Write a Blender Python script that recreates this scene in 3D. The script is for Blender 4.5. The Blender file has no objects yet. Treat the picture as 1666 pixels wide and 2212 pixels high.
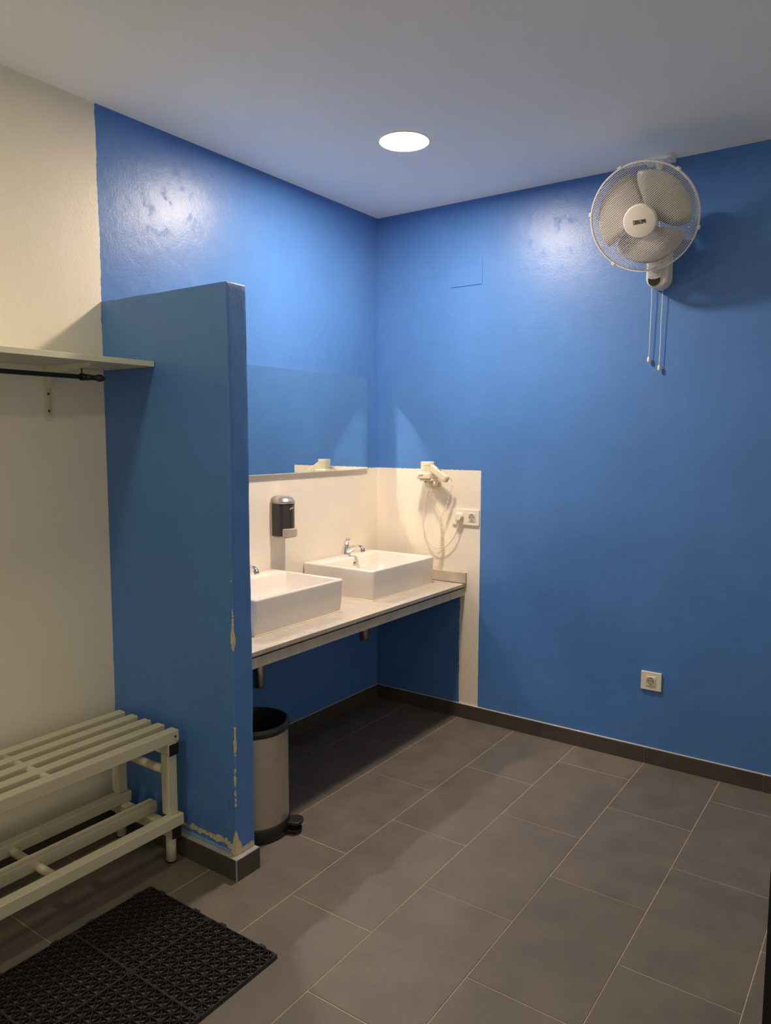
import bpy, bmesh, math, random
from math import pi, sin, cos, radians
from mathutils import Vector, Matrix, noise
random.seed(7)
SC = bpy.context.scene
COL = SC.collection
H = 2.7264            # ceiling height
P, Y1, Y2, HP = 0.668, -1.675, -1.7645, 2.022   # partition: end x, far face, near face, height
XR, YF = 3.7, -6.2    # far right and rear limits of the room
CT, D = 0.742, 0.583  # counter top height and depth

# ------------------------------------------------------------------ camera
cam = bpy.data.cameras.new('camera')
cam.sensor_fit = 'HORIZONTAL'; cam.sensor_width = 36.0
cam.lens = 36.0 * 1614.77 / 1666.0
cam.clip_start = 0.02
co = bpy.data.objects.new('camera', cam); COL.objects.link(co); SC.camera = co
yaw, pit, rol = 0.61168, -0.10068, 0.00234
F = Vector((-sin(yaw)*cos(pit), cos(yaw)*cos(pit), sin(pit)))
R = F.cross(Vector((0, 0, 1))).normalized(); U = R.cross(F)
R2 = R*cos(rol) + U*sin(rol); U2 = -R*sin(rol) + U*cos(rol)
m = Matrix((R2, U2, -F)).transposed().to_4x4()
m.translation = Vector((2.50093, -3.4842, 1.52546))
co.matrix_world = m
# ------------------------------------------------------------------ world, exposure
wd = bpy.data.worlds.new('world'); SC.world = wd; wd.use_nodes = True
wd.node_tree.nodes['Background'].inputs[0].default_value = (0.46, 0.41, 0.31, 1)
wd.node_tree.nodes['Background'].inputs[1].default_value = 1.0
vs = SC.view_settings
vs.view_transform = 'Standard'; vs.look = 'None'; vs.gamma = 1.0; vs.use_curve_mapping = False
vs.exposure = 0.0
SC.cycles.max_bounces = 12; SC.cycles.diffuse_bounces = 6; SC.cycles.glossy_bounces = 6
SC.cycles.caustics_reflective = True
SC.cycles.sample_clamp_indirect = 0.0
SC.cycles.blur_glossy = 0.0
# lamps: (x, y, strength, colour)
LAMPS = [(0.730, -0.832, 455.0, (1.0, 0.81, 0.62)),
         (0.660, -3.200, 112.0, (1.0, 0.92, 0.58)),
         (2.000, -2.150, 50.0, (1.0, 0.78, 0.45))]

# ------------------------------------------------------------------ mesh helpers
class MB:
    def __init__(s): s.bm = bmesh.new()
    def box(s, x0, x1, y0, y1, z0, z1, bev=0.0, seg=2, M=None):
        b = bmesh.new()
        vs_ = [b.verts.new((x, y, z)) for x in (x0, x1) for y in (y0, y1) for z in (z0, z1)]
        for f in ((0,1,3,2),(4,6,7,5),(0,4,5,1),(2,3,7,6),(0,2,6,4),(1,5,7,3)): b.faces.new([vs_[i] for i in f])
        bmesh.ops.recalc_face_normals(b, faces=b.faces)
        if bev > 0:
            bmesh.ops.bevel(b, geom=list(b.edges), offset=bev, segments=seg, profile=0.5, affect='EDGES')
            for f in b.faces: f.smooth = False
        if M: b.transform(M)
        s.add(b); return s
    def add(s, b):
        me = bpy.data.meshes.new('tmp'); b.to_mesh(me); b.free(); s.bm.from_mesh(me); bpy.data.meshes.remove(me)
    def tube(s, pts, r, n=10, caps=True, closed=False):
        pts = [Vector(p) for p in pts]; N = len(pts)
        rr = r if isinstance(r, (list, tuple)) else [r]*N
        tang = []
        for i in range(N):
            a = pts[(i-1) % N] if (i > 0 or closed) else pts[i]
            c = pts[(i+1) % N] if (i < N-1 or closed) else pts[i]
            tang.append((c-a).normalized())
        up = Vector((0, 0, 1)) if abs(tang[0].z) < 0.9 else Vector((1, 0, 0))
        nrm = (up - tang[0]*up.dot(tang[0])).normalized()
        rings = []
        for i in range(N):
            nrm = (nrm - tang[i]*nrm.dot(tang[i])).normalized()
            bn = tang[i].cross(nrm)
            rings.append([s.bm.verts.new(pts[i] + (nrm*cos(2*pi*k/n) + bn*sin(2*pi*k/n))*rr[i]) for k in range(n)])
        rng = range(N if closed else N-1)
        for i in rng:
            A, B = rings[i], rings[(i+1) % N]
            for k in range(n):
                f = s.bm.faces.new((A[k], A[(k+1) % n], B[(k+1) % n], B[k])); f.smooth = True
        if caps and not closed:
            s.bm.faces.new(rings[0][::-1]); s.bm.faces.new(rings[-1])
        return s
    def lathe(s, prof, n=32, M=None, closed=False):
        # prof: list of (r, z) ; axis z ; M transform
        b = bmesh.new(); rings = []
        for r, z in prof:
            if r < 1e-6: rings.append([b.verts.new((0, 0, z))])
            else: rings.append([b.verts.new((r*cos(2*pi*k/n), r*sin(2*pi*k/n), z)) for k in range(n)])
        prs = list(zip(rings, rings[1:])) + ([(rings[-1], rings[0])] if closed else [])
        for A, B in prs:
            for k in range(n):
                k2 = (k+1) % n
                if len(A) == 1 and len(B) == 1: continue
                if len(A) == 1: f = b.faces.new((A[0], B[k], B[k2]))
                elif len(B) == 1: f = b.faces.new((A[k2], A[k], B[0]))
                else: f = b.faces.new((A[k2], A[k], B[k], B[k2]))
                f.smooth = True
        bmesh.ops.recalc_face_normals(b, faces=b.faces)
        # sharp where the profile turns hard
        for e in b.edges:
            if len(e.link_faces) == 2 and e.calc_face_angle(0) > radians(38): e.smooth = False
        if M: b.transform(M)
        s.add(b); return s
    def extrude_poly(s, pts, ax, a0, a1, bev=0.0, seg=2):
        # pts 2D polygon in the plane normal to axis ax ('x','y','z')
        b = bmesh.new()
        def V(p, t):
            return {'x': (t, p[0], p[1]), 'y': (p[0], t, p[1]), 'z': (p[0], p[1], t)}[ax]
        A = [b.verts.new(V(p, a0)) for p in pts]; B = [b.verts.new(V(p, a1)) for p in pts]
        n = len(pts)
        b.faces.new(A); b.faces.new(B[::-1])
        for i in range(n): b.faces.new((A[i], B[i], B[(i+1) % n], A[(i+1) % n]))
        bmesh.ops.recalc_face_normals(b, faces=b.faces)
        if bev > 0: bmesh.ops.bevel(b, geom=[e for e in b.edges if e.calc_face_angle(0) > 0.6], offset=bev, segments=seg, profile=0.5, affect='EDGES')
        s.add(b); return s

def wloc(o):
    v = Vector((0, 0, 0))
    while o is not None: v += o.location; o = o.parent
    return v

def obj(name, mb, mat, parent=None, loc=None, label=None, cat=None, group=None, kind=None):
    """all geometry is given in room coordinates; loc = where the object's origin goes"""
    bm = mb.bm if isinstance(mb, MB) else mb
    base = wloc(parent) if parent else Vector((0, 0, 0))
    L = Vector(loc) if loc is not None else base
    bmesh.ops.translate(bm, verts=bm.verts, vec=-L)
    me = bpy.data.meshes.new(name); bm.to_mesh(me); bm.free()
    me.materials.append(mat)
    o = bpy.data.objects.new(name, me); COL.objects.link(o)
    o.parent = parent; o.location = L - base
    tag(o, label, cat, group, kind)
    return o

def tag(o, label=None, cat=None, group=None, kind=None):
    if label: o['label'] = label
    if cat: o['category'] = cat
    if group: o['group'] = group
    if kind: o['kind'] = kind
    return o

def thing(name, loc, label, cat, group=None):
    o = bpy.data.objects.new(name, None); COL.objects.link(o); o.location = loc
    o.empty_display_size = 0.1
    return tag(o, label, cat, group)

def boxo(name, dims, mat, parent=None, bev=0.0, **k):
    return obj(name, MB().box(*dims, bev=bev), mat, parent, **k)

def copy_tree(o, parent=None, delta=Vector((0, 0, 0))):
    c = o.copy(); COL.objects.link(c); c.parent = parent; c.location = o.location + delta
    for ch in [x for x in bpy.data.objects if x.parent == o]: copy_tree(ch, c)
    return c

def smooth_path(pts, n=8):
    """Catmull-Rom through the points"""
    P_ = [Vector(p) for p in pts]; P_ = [P_[0]*2-P_[1]] + P_ + [P_[-1]*2-P_[-2]]
    out = []
    for i in range(1, len(P_)-2):
        for k in range(n):
            t = k/n; a, b, c, d = P_[i-1], P_[i], P_[i+1], P_[i+2]
            out.append(0.5*((2*b) + (c-a)*t + (2*a-5*b+4*c-d)*t*t + (3*b-a-3*c+d)*t**3))
    out.append(P_[-2].copy()); return out

# ------------------------------------------------------------------ material helpers
class NT:
    def __init__(s, name):
        s.m = bpy.data.materials.new(name); s.m.use_nodes = True; s.t = s.m.node_tree; s.n = s.t.nodes; s.l = s.t.links
        s.b = s.n['Principled BSDF']
    def new(s, ty, **k):
        x = s.n.new(ty)
        for a, v in k.items(): setattr(x, a, v)
        return x
    def put(s, sock, v):
        if hasattr(v, 'is_output'): s.l.new(v, sock)
        elif isinstance(v, (tuple, list)): sock.default_value = (*v, 1) if len(v) == 3 and len(sock.default_value) == 4 else v
        else: sock.default_value = v
    def M(s, op, a, b=0.0, c=None):
        x = s.new('ShaderNodeMath', operation=op); s.put(x.inputs[0], a); s.put(x.inputs[1], b)
        if c is not None: s.put(x.inputs[2], c)
        return x.outputs[0]
    def pos(s):
        g = s.new('ShaderNodeNewGeometry'); sp = s.new('ShaderNodeSeparateXYZ'); s.l.new(g.outputs['Position'], sp.inputs[0])
        s.P = g.outputs['Position']; return sp.outputs[0], sp.outputs[1], sp.outputs[2]
    def noise(s, scale, detail=2.0, rough=0.5, vec=None, dist=0.0):
        x = s.new('ShaderNodeTexNoise'); x.inputs['Scale'].default_value = scale; x.inputs['Detail'].default_value = detail
        x.inputs['Roughness'].default_value = rough; x.inputs['Distortion'].default_value = dist
        s.l.new(vec if vec is not None else s.P, x.inputs['Vector']); return x.outputs['Fac']
    def scalevec(s, v):
        x = s.new('ShaderNodeVectorMath', operation='MULTIPLY'); s.l.new(s.P, x.inputs[0]); x.inputs[1].default_value = v; return x.outputs[0]
    def mix(s, f, a, b):
        x = s.new('ShaderNodeMix', data_type='RGBA'); s.put(x.inputs[0], f); s.put(x.inputs[6], a); s.put(x.inputs[7], b); return x.outputs[2]
    def mixf(s, f, a, b):
        x = s.new('ShaderNodeMix', data_type='FLOAT'); s.put(x.inputs[0], f); s.put(x.inputs[2], a); s.put(x.inputs[3], b); return x.outputs[0]
    def ramp(s, v, a, b):
        x = s.new('ShaderNodeMapRange'); x.interpolation_type = 'SMOOTHSTEP'; s.put(x.inputs[0], v); x.inputs[1].default_value = a; x.inputs[2].default_value = b
        return x.outputs[0]
    def bump(s, h, strength=0.3, dist=0.002, normal=None):
        x = s.new('ShaderNodeBump'); x.inputs['Strength'].default_value = strength; x.inputs['Distance'].default_value = dist
        s.l.new(h, x.inputs['Height'])
        if normal is not None: s.l.new(normal, x.inputs['Normal'])
        return x.outputs[0]
    def fin(s, col=None, rough=None, metal=None, normal=None, spec=None):
        if col is not None: s.put(s.b.inputs['Base Color'], col)
        if rough is not None: s.put(s.b.inputs['Roughness'], rough)
        if metal is not None: s.put(s.b.inputs['Metallic'], metal)
        if normal is not None: s.put(s.b.inputs['Normal'], normal)
        if spec is not None: s.put(s.b.inputs['Specular IOR Level'], spec)
        return s.m

def simple(name, col, rough=0.5, metal=0.0, var=0.06, vscale=30, bump=0.0, bscale=200, spec=0.5):
    t = NT(name); t.pos()
    n = t.noise(vscale, 3)
    d = tuple(c*(1-var) for c in col); l = tuple(min(1, c*(1+var)) for c in col)
    nr = None
    if bump > 0: nr = t.bump(t.noise(bscale, 2), bump, 0.001)
    return t.fin(t.mix(n, d, l), rough, metal, nr, spec)

BLUE = (0.072, 0.198, 0.520)
WHITE = (0.81, 0.745, 0.64)
def paint(name, which):
    t = NT(name); x, y, z = t.pos()
    j = t.M('ADD', t.M('MULTIPLY', t.M('SUBTRACT', t.noise(7, 2), 0.5), 0.016), t.M('MULTIPLY', t.M('SUBTRACT', t.noise(70, 2), 0.5), 0.008))
    jt = t.M('MULTIPLY', t.M('SUBTRACT', t.noise(60, 3), 0.5), 0.010)
    top = t.M('LESS_THAN', t.M('ADD', z, jt), 1.349)
    if which == 'left':
        a = t.M('LESS_THAN', t.M('ADD', y, t.M('MULTIPLY', j, 0.8)), -1.7635)
        band = t.M('MULTIPLY', top, t.M('GREATER_THAN', z, 0.700))
        wmask = t.M('MAXIMUM', a, band)
    elif which == 'back':
        side = t.M('LESS_THAN', t.M('ADD', x, t.M('MULTIPLY', j, 0.35)), 0.6665)
        under = t.M('MULTIPLY', t.M('LESS_THAN', z, 0.700), t.M('LESS_THAN', t.M('ADD', x, j), 0.549))
        wmask = t.M('MULTIPLY', t.M('MULTIPLY', side, top), t.M('SUBTRACT', 1.0, under))
    elif which == 'white': wmask = None
    else: wmask = None
    n1 = t.noise(2.2, 3, 0.6); n2 = t.noise(1.1, 2)
    blue = t.mix(t.ramp(n1, 0.3, 0.75), tuple(c*0.94 for c in BLUE), tuple(c*1.06 for c in BLUE))
    # rubbed and re-touched streaks
    st = t.ramp(t.noise(9, 4, 0.7, t.scalevec((1.0, 1.0, 0.25))), 0.66, 0.80)
    blue = t.mix(t.M('MULTIPLY', st, 0.14), blue, (0.16, 0.36, 0.78))
    white = t.mix(t.ramp(t.noise(3, 3), 0.3, 0.75), tuple(c*0.97 for c in WHITE), WHITE)
    if which == 'white': col = white
    elif wmask is None: col = blue
    else: col = t.mix(wmask, blue, white)
    # roller stipple, brush drag and long unevenness of the plaster
    h = t.M('ADD', t.M('MULTIPLY', t.noise(150, 3, 0.6), 0.55), t.M('MULTIPLY', t.noise(28, 3, 0.6), 0.9))
    h = t.M('ADD', h, t.M('MULTIPLY', t.noise(5, 2), 2.2))
    h = t.M('ADD', h, t.M('MULTIPLY', t.ramp(t.noise(40, 2, 0.5), 0.70, 0.80), 0.6))
    nr = t.bump(h, 0.25, 0.0035)
    dull = t.ramp(t.noise(14, 5, 0.8), 0.52, 0.62)
    rgh = t.M('ADD', 0.36, t.M('MULTIPLY', dull, 0.12))
    return t.fin(col, rgh, 0.0, nr, 0.42)

def partition_paint():
    t = NT('partition_paint'); x, y, z = t.pos()
    d = t.M('ADD', t.M('MAXIMUM', t.M('SUBTRACT', P+0.0015, x), 0.0), t.M('MAXIMUM', t.M('SUBTRACT', y, Y2-0.0015), 0.0))
    zv = t.scalevec((0.6, 0.6, 1.0))
    low = t.M('SUBTRACT', 1.0, t.ramp(z, 0.35, 0.60))
    w = t.M('MULTIPLY', t.ramp(t.M('ADD', t.noise(11, 4, 0.65, zv), t.M('MULTIPLY', low, 0.10)), 0.40, 0.72), 0.0075)
    w = t.M('ADD', w, t.M('MULTIPLY', t.M('SUBTRACT', t.noise(120, 3), 0.5), 0.010))
    streak = t.ramp(t.M('ADD', t.noise(4.3, 4, 0.7, zv), t.M('MULTIPLY', low, 0.06)), 0.45, 0.50)
    w = t.M('ADD', w, t.M('MULTIPLY', streak, 0.0042))
    # the big chip beside the counter and the heavy wear low down
    g = t.M('SUBTRACT', 1.0, t.ramp(t.M('ABSOLUTE', t.M('SUBTRACT', z, 0.838)), 0.0, 0.055))
    w = t.M('ADD', w, t.M('MULTIPLY', g, 0.010))
    g2 = t.M('SUBTRACT', 1.0, t.ramp(z, 0.09, 0.17))
    w = t.M('ADD', w, t.M('MULTIPLY', g2, 0.022))
    w = t.M('MULTIPLY', w, t.M('SUBTRACT', 1.0, t.ramp(z, 1.15, 1.32)))
    edge = t.M('LESS_THAN', d, w)
    # rising band of bare plaster above the skirting, near face
    onface = t.M('LESS_THAN', y, Y2+0.004)
    zc = t.M('ADD', 0.108, t.M('MULTIPLY', t.M('SUBTRACT', t.noise(14, 3), 0.5), 0.03))
    hw = t.M('MULTIPLY', t.ramp(t.noise(22, 4, 0.7), 0.36, 0.62), 0.016)
    bd = t.M('LESS_THAN', t.M('ABSOLUTE', t.M('SUBTRACT', z, zc)), hw)
    bd = t.M('MULTIPLY', t.M('MULTIPLY', bd, onface), t.M('GREATER_THAN', x, 0.38))
    # foot of the end face
    ef = t.M('MULTIPLY', t.M('GREATER_THAN', x, P-0.004), t.M('LESS_THAN', t.M('ADD', z, t.M('MULTIPLY', t.noise(45, 4, 0.7), 0.05)), 0.122))
    mask = t.M('MAXIMUM', t.M('MAXIMUM', edge, bd), ef)
    n1 = t.noise(2.2, 3, 0.6)
    blue = t.mix(t.ramp(n1, 0.3, 0.75), tuple(c*0.94 for c in BLUE), tuple(c*1.06 for c in BLUE))
    # chalky rubbing on the lower part, paler overlap at the skirting
    sc = t.M('MULTIPLY', t.ramp(t.noise(26, 6, 0.8, t.scalevec((1.6, 1.6, 0.5))), 0.50, 0.72), t.M('SUBTRACT', 1.0, t.ramp(z, 0.12, 0.50)))
    blue = t.mix(t.M('MULTIPLY', sc, 0.40), blue, (0.18, 0.40, 0.72))
    pale = t.M('MULTIPLY', t.M('LESS_THAN', t.M('ADD', z, t.M('MULTIPLY', t.noise(30, 2), 0.008)), 0.092), onface)
    blue = t.mix(t.M('MULTIPLY', pale, 0.6), blue, (0.30, 0.48, 0.70))
    pl = t.mix(t.noise(90, 4, 0.7), (0.34, 0.25, 0.14), (0.80, 0.70, 0.50))
    col = t.mix(mask, blue, pl)
    h = t.M('ADD', t.M('MULTIPLY', t.noise(150, 3, 0.6), 0.5), t.M('MULTIPLY', t.noise(28, 3, 0.6), 0.8))
    h = t.M('ADD', h, t.M('MULTIPLY', t.noise(6, 2), 2.0))
    # the end face is rougher, trowelled
    endf = t.M('GREATER_THAN', x, P-0.006)
    h = t.M('ADD', h, t.M('MULTIPLY', t.M('MULTIPLY', t.noise(220, 4, 0.7), endf), 1.0))
    h = t.M('SUBTRACT', h, t.M('MULTIPLY', mask, 1.6))
    return t.fin(col, t.mixf(mask, 0.42, 0.9), 0.0, t.bump(h, 0.34, 0.0035), 0.5)

def tile_mat(name, c, rough=0.5):
    t = NT(name); t.pos()
    oi = t.new('ShaderNodeObjectInfo')
    n = t.ramp(t.noise(7, 5, 0.65), 0.3, 0.7); f = t.noise(260, 2); st = t.ramp(t.noise(30, 5, 0.75, t.scalevec((1, 2.2, 1))), 0.6, 0.8)
    a = t.mix(n, tuple(v*0.82 for v in c), tuple(v*1.16 for v in c))
    a = t.mix(t.M('MULTIPLY', f, 0.35), a, tuple(v*1.5 for v in c))
    a = t.mix(t.M('MULTIPLY', st, 0.18), a, tuple(v*1.7 for v in c))
    spk = t.ramp(t.noise(700, 1), 0.77, 0.80)
    a = t.mix(t.M('MULTIPLY', spk, 0.25), a, (0.4, 0.38, 0.33))
    a = t.mix(t.M('MULTIPLY', oi.outputs['Random'], 0.22), a, tuple(v*0.72 for v in c))
    h = t.M('ADD', t.noise(40, 5, 0.7), t.M('MULTIPLY', t.noise(300, 2), 0.4))
    return t.fin(a, t.M('ADD', rough, t.M('MULTIPLY', n, 0.1)), 0.0, t.bump(h, 0.22, 0.0015), 0.45)

def stone_mat(name, c):
    t = NT(name); x, y, z = t.pos()
    n = t.ramp(t.noise(16, 5, 0.7), 0.3, 0.75); v = t.ramp(t.noise(34, 6, 0.8, None, 0.6), 0.56, 0.66)
    a = t.mix(n, tuple(k*0.80 for k in c), tuple(k*1.08 for k in c))
    a = t.mix(t.M('MULTIPLY', v, 0.22), a, tuple(k*0.55 for k in c))
    # lime stains run down the front
    dr = t.ramp(t.noise(30, 4, 0.7, t.scalevec((1, 1, 0.2))), 0.55, 0.72)
    a = t.mix(t.M('MULTIPLY', t.M('MULTIPLY', dr, t.M('LESS_THAN', z, CT-0.004)), 0.5), a, (0.62, 0.58, 0.50))
    return t.fin(a, 0.38, 0.0, t.bump(t.noise(60, 4), 0.08, 0.001), 0.5)

def emis(name, col, s):
    t = NT(name); e = t.new('ShaderNodeEmission'); e.inputs[0].default_value = (*col, 1); e.inputs[1].default_value = s
    t.l.new(e.outputs[0], t.n['Material Output'].inputs[0]); return t.m

def brushed():
    t = NT('brushed_steel'); t.pos()
    n = t.noise(8, 5, 0.7, t.scalevec((6.0, 6.0, 60.0)))
    c = t.mix(n, (0.50, 0.45, 0.38), (0.62, 0.57, 0.49))
    return t.fin(c, t.M('ADD', 0.36, t.M('MULTIPLY', n, 0.08)), 0.85, t.bump(n, 0.04, 0.0004))

M_LEFT = paint('paint_wall_left', 'left'); M_BACK = paint('paint_wall_back', 'back')
M_BLUE = paint('paint_blue', 'blue'); M_WHITE = paint('paint_white', 'white')
M_PART = partition_paint()
M_CEIL = simple('ceiling_paint', (0.91, 0.935, 0.96), 0.75, var=0.01, vscale=3, bump=0.12, bscale=120, spec=0.25)
M_TILE = tile_mat('slate_grey_tile', (0.130, 0.112, 0.094))
M_SKIRT = tile_mat('skirting_tile', (0.060, 0.052, 0.043), 0.5)
M_GROUT = simple('grout', (0.38, 0.32, 0.25), 0.9, var=0.3, vscale=60, bump=0.4, bscale=300)
M_CAULK = simple('caulk', (0.62, 0.55, 0.48), 0.8, var=0.12, vscale=40)
M_DIRTYCAULK = simple('dirty_caulk', (0.30, 0.30, 0.29), 0.8, var=0.35, vscale=30)
M_STONE = stone_mat('counter_stone', (0.50, 0.45, 0.38))
M_CERAMIC = simple('ceramic', (0.80, 0.74, 0.675), 0.10, var=0.01, spec=0.55)
M_CHROME = simple('chrome', (0.80, 0.80, 0.80), 0.10, 1.0, var=0.02)
M_DULLCHROME = simple('dull_chrome', (0.34, 0.31, 0.27), 0.38, 1.0, var=0.35, vscale=90, bump=0.3, bscale=260)
M_DARK = simple('dark_hole', (0.03, 0.02, 0.015), 0.5)
M_PLASTIC = simple('white_plastic', (0.74, 0.71, 0.66), 0.38, var=0.02)
M_CREAM = simple('cream_plastic', (0.76, 0.68, 0.52), 0.38, var=0.03)
M_CORD = simple('cord_pvc', (0.72, 0.61, 0.41), 0.4, var=0.05)
M_PLATE = simple('socket_plastic', (0.78, 0.71, 0.60), 0.32, var=0.02)
M_SOCKIN = simple('socket_recess', (0.42, 0.38, 0.29), 0.45, var=0.03)
M_BLACK = simple('black_plastic', (0.012, 0.012, 0.013), 0.35, var=0.1)
M_BLACKM = simple('black_matt', (0.004, 0.004, 0.005), 0.8, var=0.1)
M_RUBBER = simple('mat_plastic', (0.020, 0.019, 0.019), 0.38, var=0.15, vscale=200)
M_BENCH = simple('bench_enamel', (0.60, 0.55, 0.42), 0.42, var=0.04, vscale=8, bump=0.05)
M_SHELF = simple('shelf_board', (0.66, 0.65, 0.52), 0.45, var=0.03)
M_IRON = simple('black_iron', (0.035, 0.033, 0.030), 0.42, 0.4, var=0.2, vscale=80)
M_STEEL = brushed()
M_SMOKE = simple('smoked_plastic', (0.040, 0.036, 0.034), 0.16, var=0.15, vscale=12)
M_SILVER = simple('silver_plastic', (0.52, 0.48, 0.45), 0.28, 0.75, var=0.03)
M_TAUPE = simple('lever_plastic', (0.50, 0.42, 0.34), 0.35, 0.2, var=0.03)
M_GREYINK = simple('grey_ink', (0.035, 0.045, 0.045), 0.5)
M_BLUEINK = simple('blue_ink', (0.03, 0.035, 0.30), 0.5)
M_WHITEINK = simple('white_ink', (0.75, 0.75, 0.74), 0.5)
M_FANBLADE = simple('fan_blade_plastic', (0.44, 0.435, 0.43), 0.30, var=0.02)
M_FANWIRE = simple('fan_wire_enamel', (0.78, 0.75, 0.71), 0.32, var=0.02)
def mirror_mat():
    t = NT('mirror_silver'); t.pos()
    sm = t.ramp(t.noise(22, 4, 0.7), 0.70, 0.78)
    return t.fin(t.mix(t.M('MULTIPLY', sm, 0.25), (0.86, 0.90, 0.88), (0.45, 0.47, 0.45)), 0.0, 1.0)
M_MIRROR = mirror_mat()
M_MIRROREDGE = simple('mirror_edge', (0.16, 0.20, 0.19), 0.2, 0.3)
M_MIRRORRAIL = simple('mirror_rail', (0.66, 0.58, 0.48), 0.4)

# ------------------------------------------------------------------ room shell
def struct(name, dims, mat): return boxo(name, dims, mat, kind='structure')
struct('wall_left', (-0.12, 0, YF, 0.12, 0, H+0.1), M_LEFT)
struct('wall_back', (0, XR, 0, 0.12, 0, H+0.1), M_BACK)
struct('ceiling', (0, XR, YF, 0, H, H+0.1), M_CEIL)
floor = struct('floor', (0, XR, YF, 0, -0.06, -0.0012), M_GROUT)

# floor tiles 33.3 x 60 cm in half bond, each its own piece
X0, TW, TL, G = 0.2215, 0.33333, 0.6, 0.0016
tile_cache = {}
def tile_piece(x0, x1, y0, y1, parent=floor, mat=M_TILE):
    key = (round(x1-x0, 4), round(y1-y0, 4))
    if key not in tile_cache:
        mb = MB().box(-(x1-x0)/2+G, (x1-x0)/2-G, -(y1-y0)/2+G, (y1-y0)/2-G, -0.010, 0.0, bev=0.0009, seg=1)
        me = bpy.data.meshes.new('tile'); mb.bm.to_mesh(me); mb.bm.free(); me.materials.append(mat); tile_cache[key] = me
    o = bpy.data.objects.new('tile', tile_cache[key]); COL.objects.link(o); o.parent = parent
    o.location = ((x0+x1)/2, (y0+y1)/2, random.uniform(-0.0004, 0.0004))
    o.rotation_euler = (random.uniform(-1, 1)*0.0006, random.uniform(-1, 1)*0.0006, random.uniform(-1, 1)*0.0012)
for k in range(-1, 11):
    xa, xb = max(0, X0+k*TW), min(XR, X0+(k+1)*TW)
    if xb-xa < 0.02: continue
    ph = -0.530 if k % 2 == 0 else -0.231
    y = 0.0; nxt = ph
    while y > YF+0.02:
        lo = max(nxt, YF)
        if lo - YF < 0.03: lo = YF
        tile_piece(xa, xb, lo, y); y = lo; nxt = lo - TL

# skirting: a caulked backing with proud tile pieces
SK = 0.075
def skirt(name, axis, a0, a1, c, sgn, joints):
    """axis 'x': runs in x along y=c ; 'y': runs in y along x=c. sgn: side the room is on"""
    def dims(p0, p1, d0, d1, z0, z1):
        lo, hi = sorted((c+sgn*d0, c+sgn*d1))
        return (p0, p1, lo, hi, z0, z1) if axis == 'x' else (lo, hi, p0, p1, z0, z1)
    base = boxo(name, dims(a0, a1, 0.0, 0.0075, -0.0015, SK+0.0015), M_CAULK, kind='structure')
    es = [a0] + sorted(j for j in joints if a0 < j < a1) + [a1]
    for p0, p1 in zip(es, es[1:]):
        obj('tile', MB().box(*dims(p0+0.0014, p1-0.0014, 0.004, 0.0125, 0.0006, SK-0.0008), bev=0.0008, seg=1), M_SKIRT, base)
    return base
skirt('baseboard_back', 'x', 0.0125, XR, 0.0, -1, [0.54+0.507*i for i in range(7)])
skirt('baseboard_left', 'y', Y1+0.0, -0.0005, 0.0, 1, [-0.49, -0.997, -1.504])
skirt('baseboard_bench_side', 'y', YF, Y2-0.014, 0.0, 1, [-2.2-0.507*i for i in range(8)])

# ------------------------------------------------------------------ partition wall
def partition():
    bm = bmesh.new(); r = 0.006
    prof = [(0.0, Y2)]
    prof += [(P*t, Y2) for t in (0.15, 0.3, 0.45, 0.6, 0.75, 0.88, 0.95)]
    for a in range(0, 5):
        th = -pi/2 + a*pi/8; prof.append((P-r+r*cos(th), Y2+r+r*sin(th)))
    prof += [(P, Y2+0.02), (P, (Y1+Y2)/2), (P, Y1-0.02)]
    for a in range(0, 5):
        th = a*pi/8; prof.append((P-r+r*cos(th), Y1-r+r*sin(th)))
    prof += [(P*t, Y1) for t in (0.95, 0.7, 0.4, 0.0)]
    NZ = 110; rows = []
    ZS = [(HP-0.006)*i/NZ for i in range(NZ+1)] + [HP-0.0035, HP-0.0012, HP]
    for i, z in enumerate(ZS):
        row = []
        rd = (0.0006, 0.0020, 0.0045)[i-NZ-1] if i > NZ else 0.0
        for (x, y) in prof:
            e = max(0, min(1, (x-0.3)/0.3))
            nx = noise.noise(Vector((z*9, y*30, 3.1)))*0.0022*e + noise.noise(Vector((z*2.2, 0.4, 9)))*0.003*e
            ny = noise.noise(Vector((x*5, z*7, 7.7)))*0.0012 + noise.noise(Vector((z*30, y*9+x*4, 1.7)))*0.0010*e
            xx = x + (nx if x > 0.01 else 0); yy = y + (ny if x > 0.01 else 0)
            if rd and x > 0.01:
                xx -= rd if x > P-0.01 else 0
                yy += rd if y < (Y1+Y2)/2 else -rd
            zz = z + (noise.noise(Vector((x*9, 2.2, y*20)))*0.0035*(i/NZ)**6 if x > 0.01 else 0)
            row.append(bm.verts.new((xx, yy, zz)))
        rows.append(row)
    n = len(prof)
    for A, B in zip(rows, rows[1:]):
        for k in range(n-1):
            f = bm.faces.new((A[k], A[k+1], B[k+1], B[k])); f.smooth = True
    bm.faces.new(rows[-1]); bm.faces.new(rows[0][::-1])
    bmesh.ops.recalc_face_normals(bm, faces=bm.faces)
    return obj('wall_partition', bm, M_PART, kind='structure')
partition()
t_ = 0.024
bp_ = obj('baseboard_partition', MB().box(0.0135, P+t_-0.002, Y2-t_+0.002, Y2-0.0015, -0.0015, SK+0.001)
          .box(P+0.0015, P+t_-0.002, Y2-t_+0.002, Y1-0.002, -0.0015, SK+0.0009), M_DIRTYCAULK, kind='structure')
obj('tile', MB().box(0.0142, 0.300, Y2-t_, Y2-t_+0.009, 0.0006, SK-0.0006, bev=0.0008, seg=1), M_SKIRT, bp_)
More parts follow.
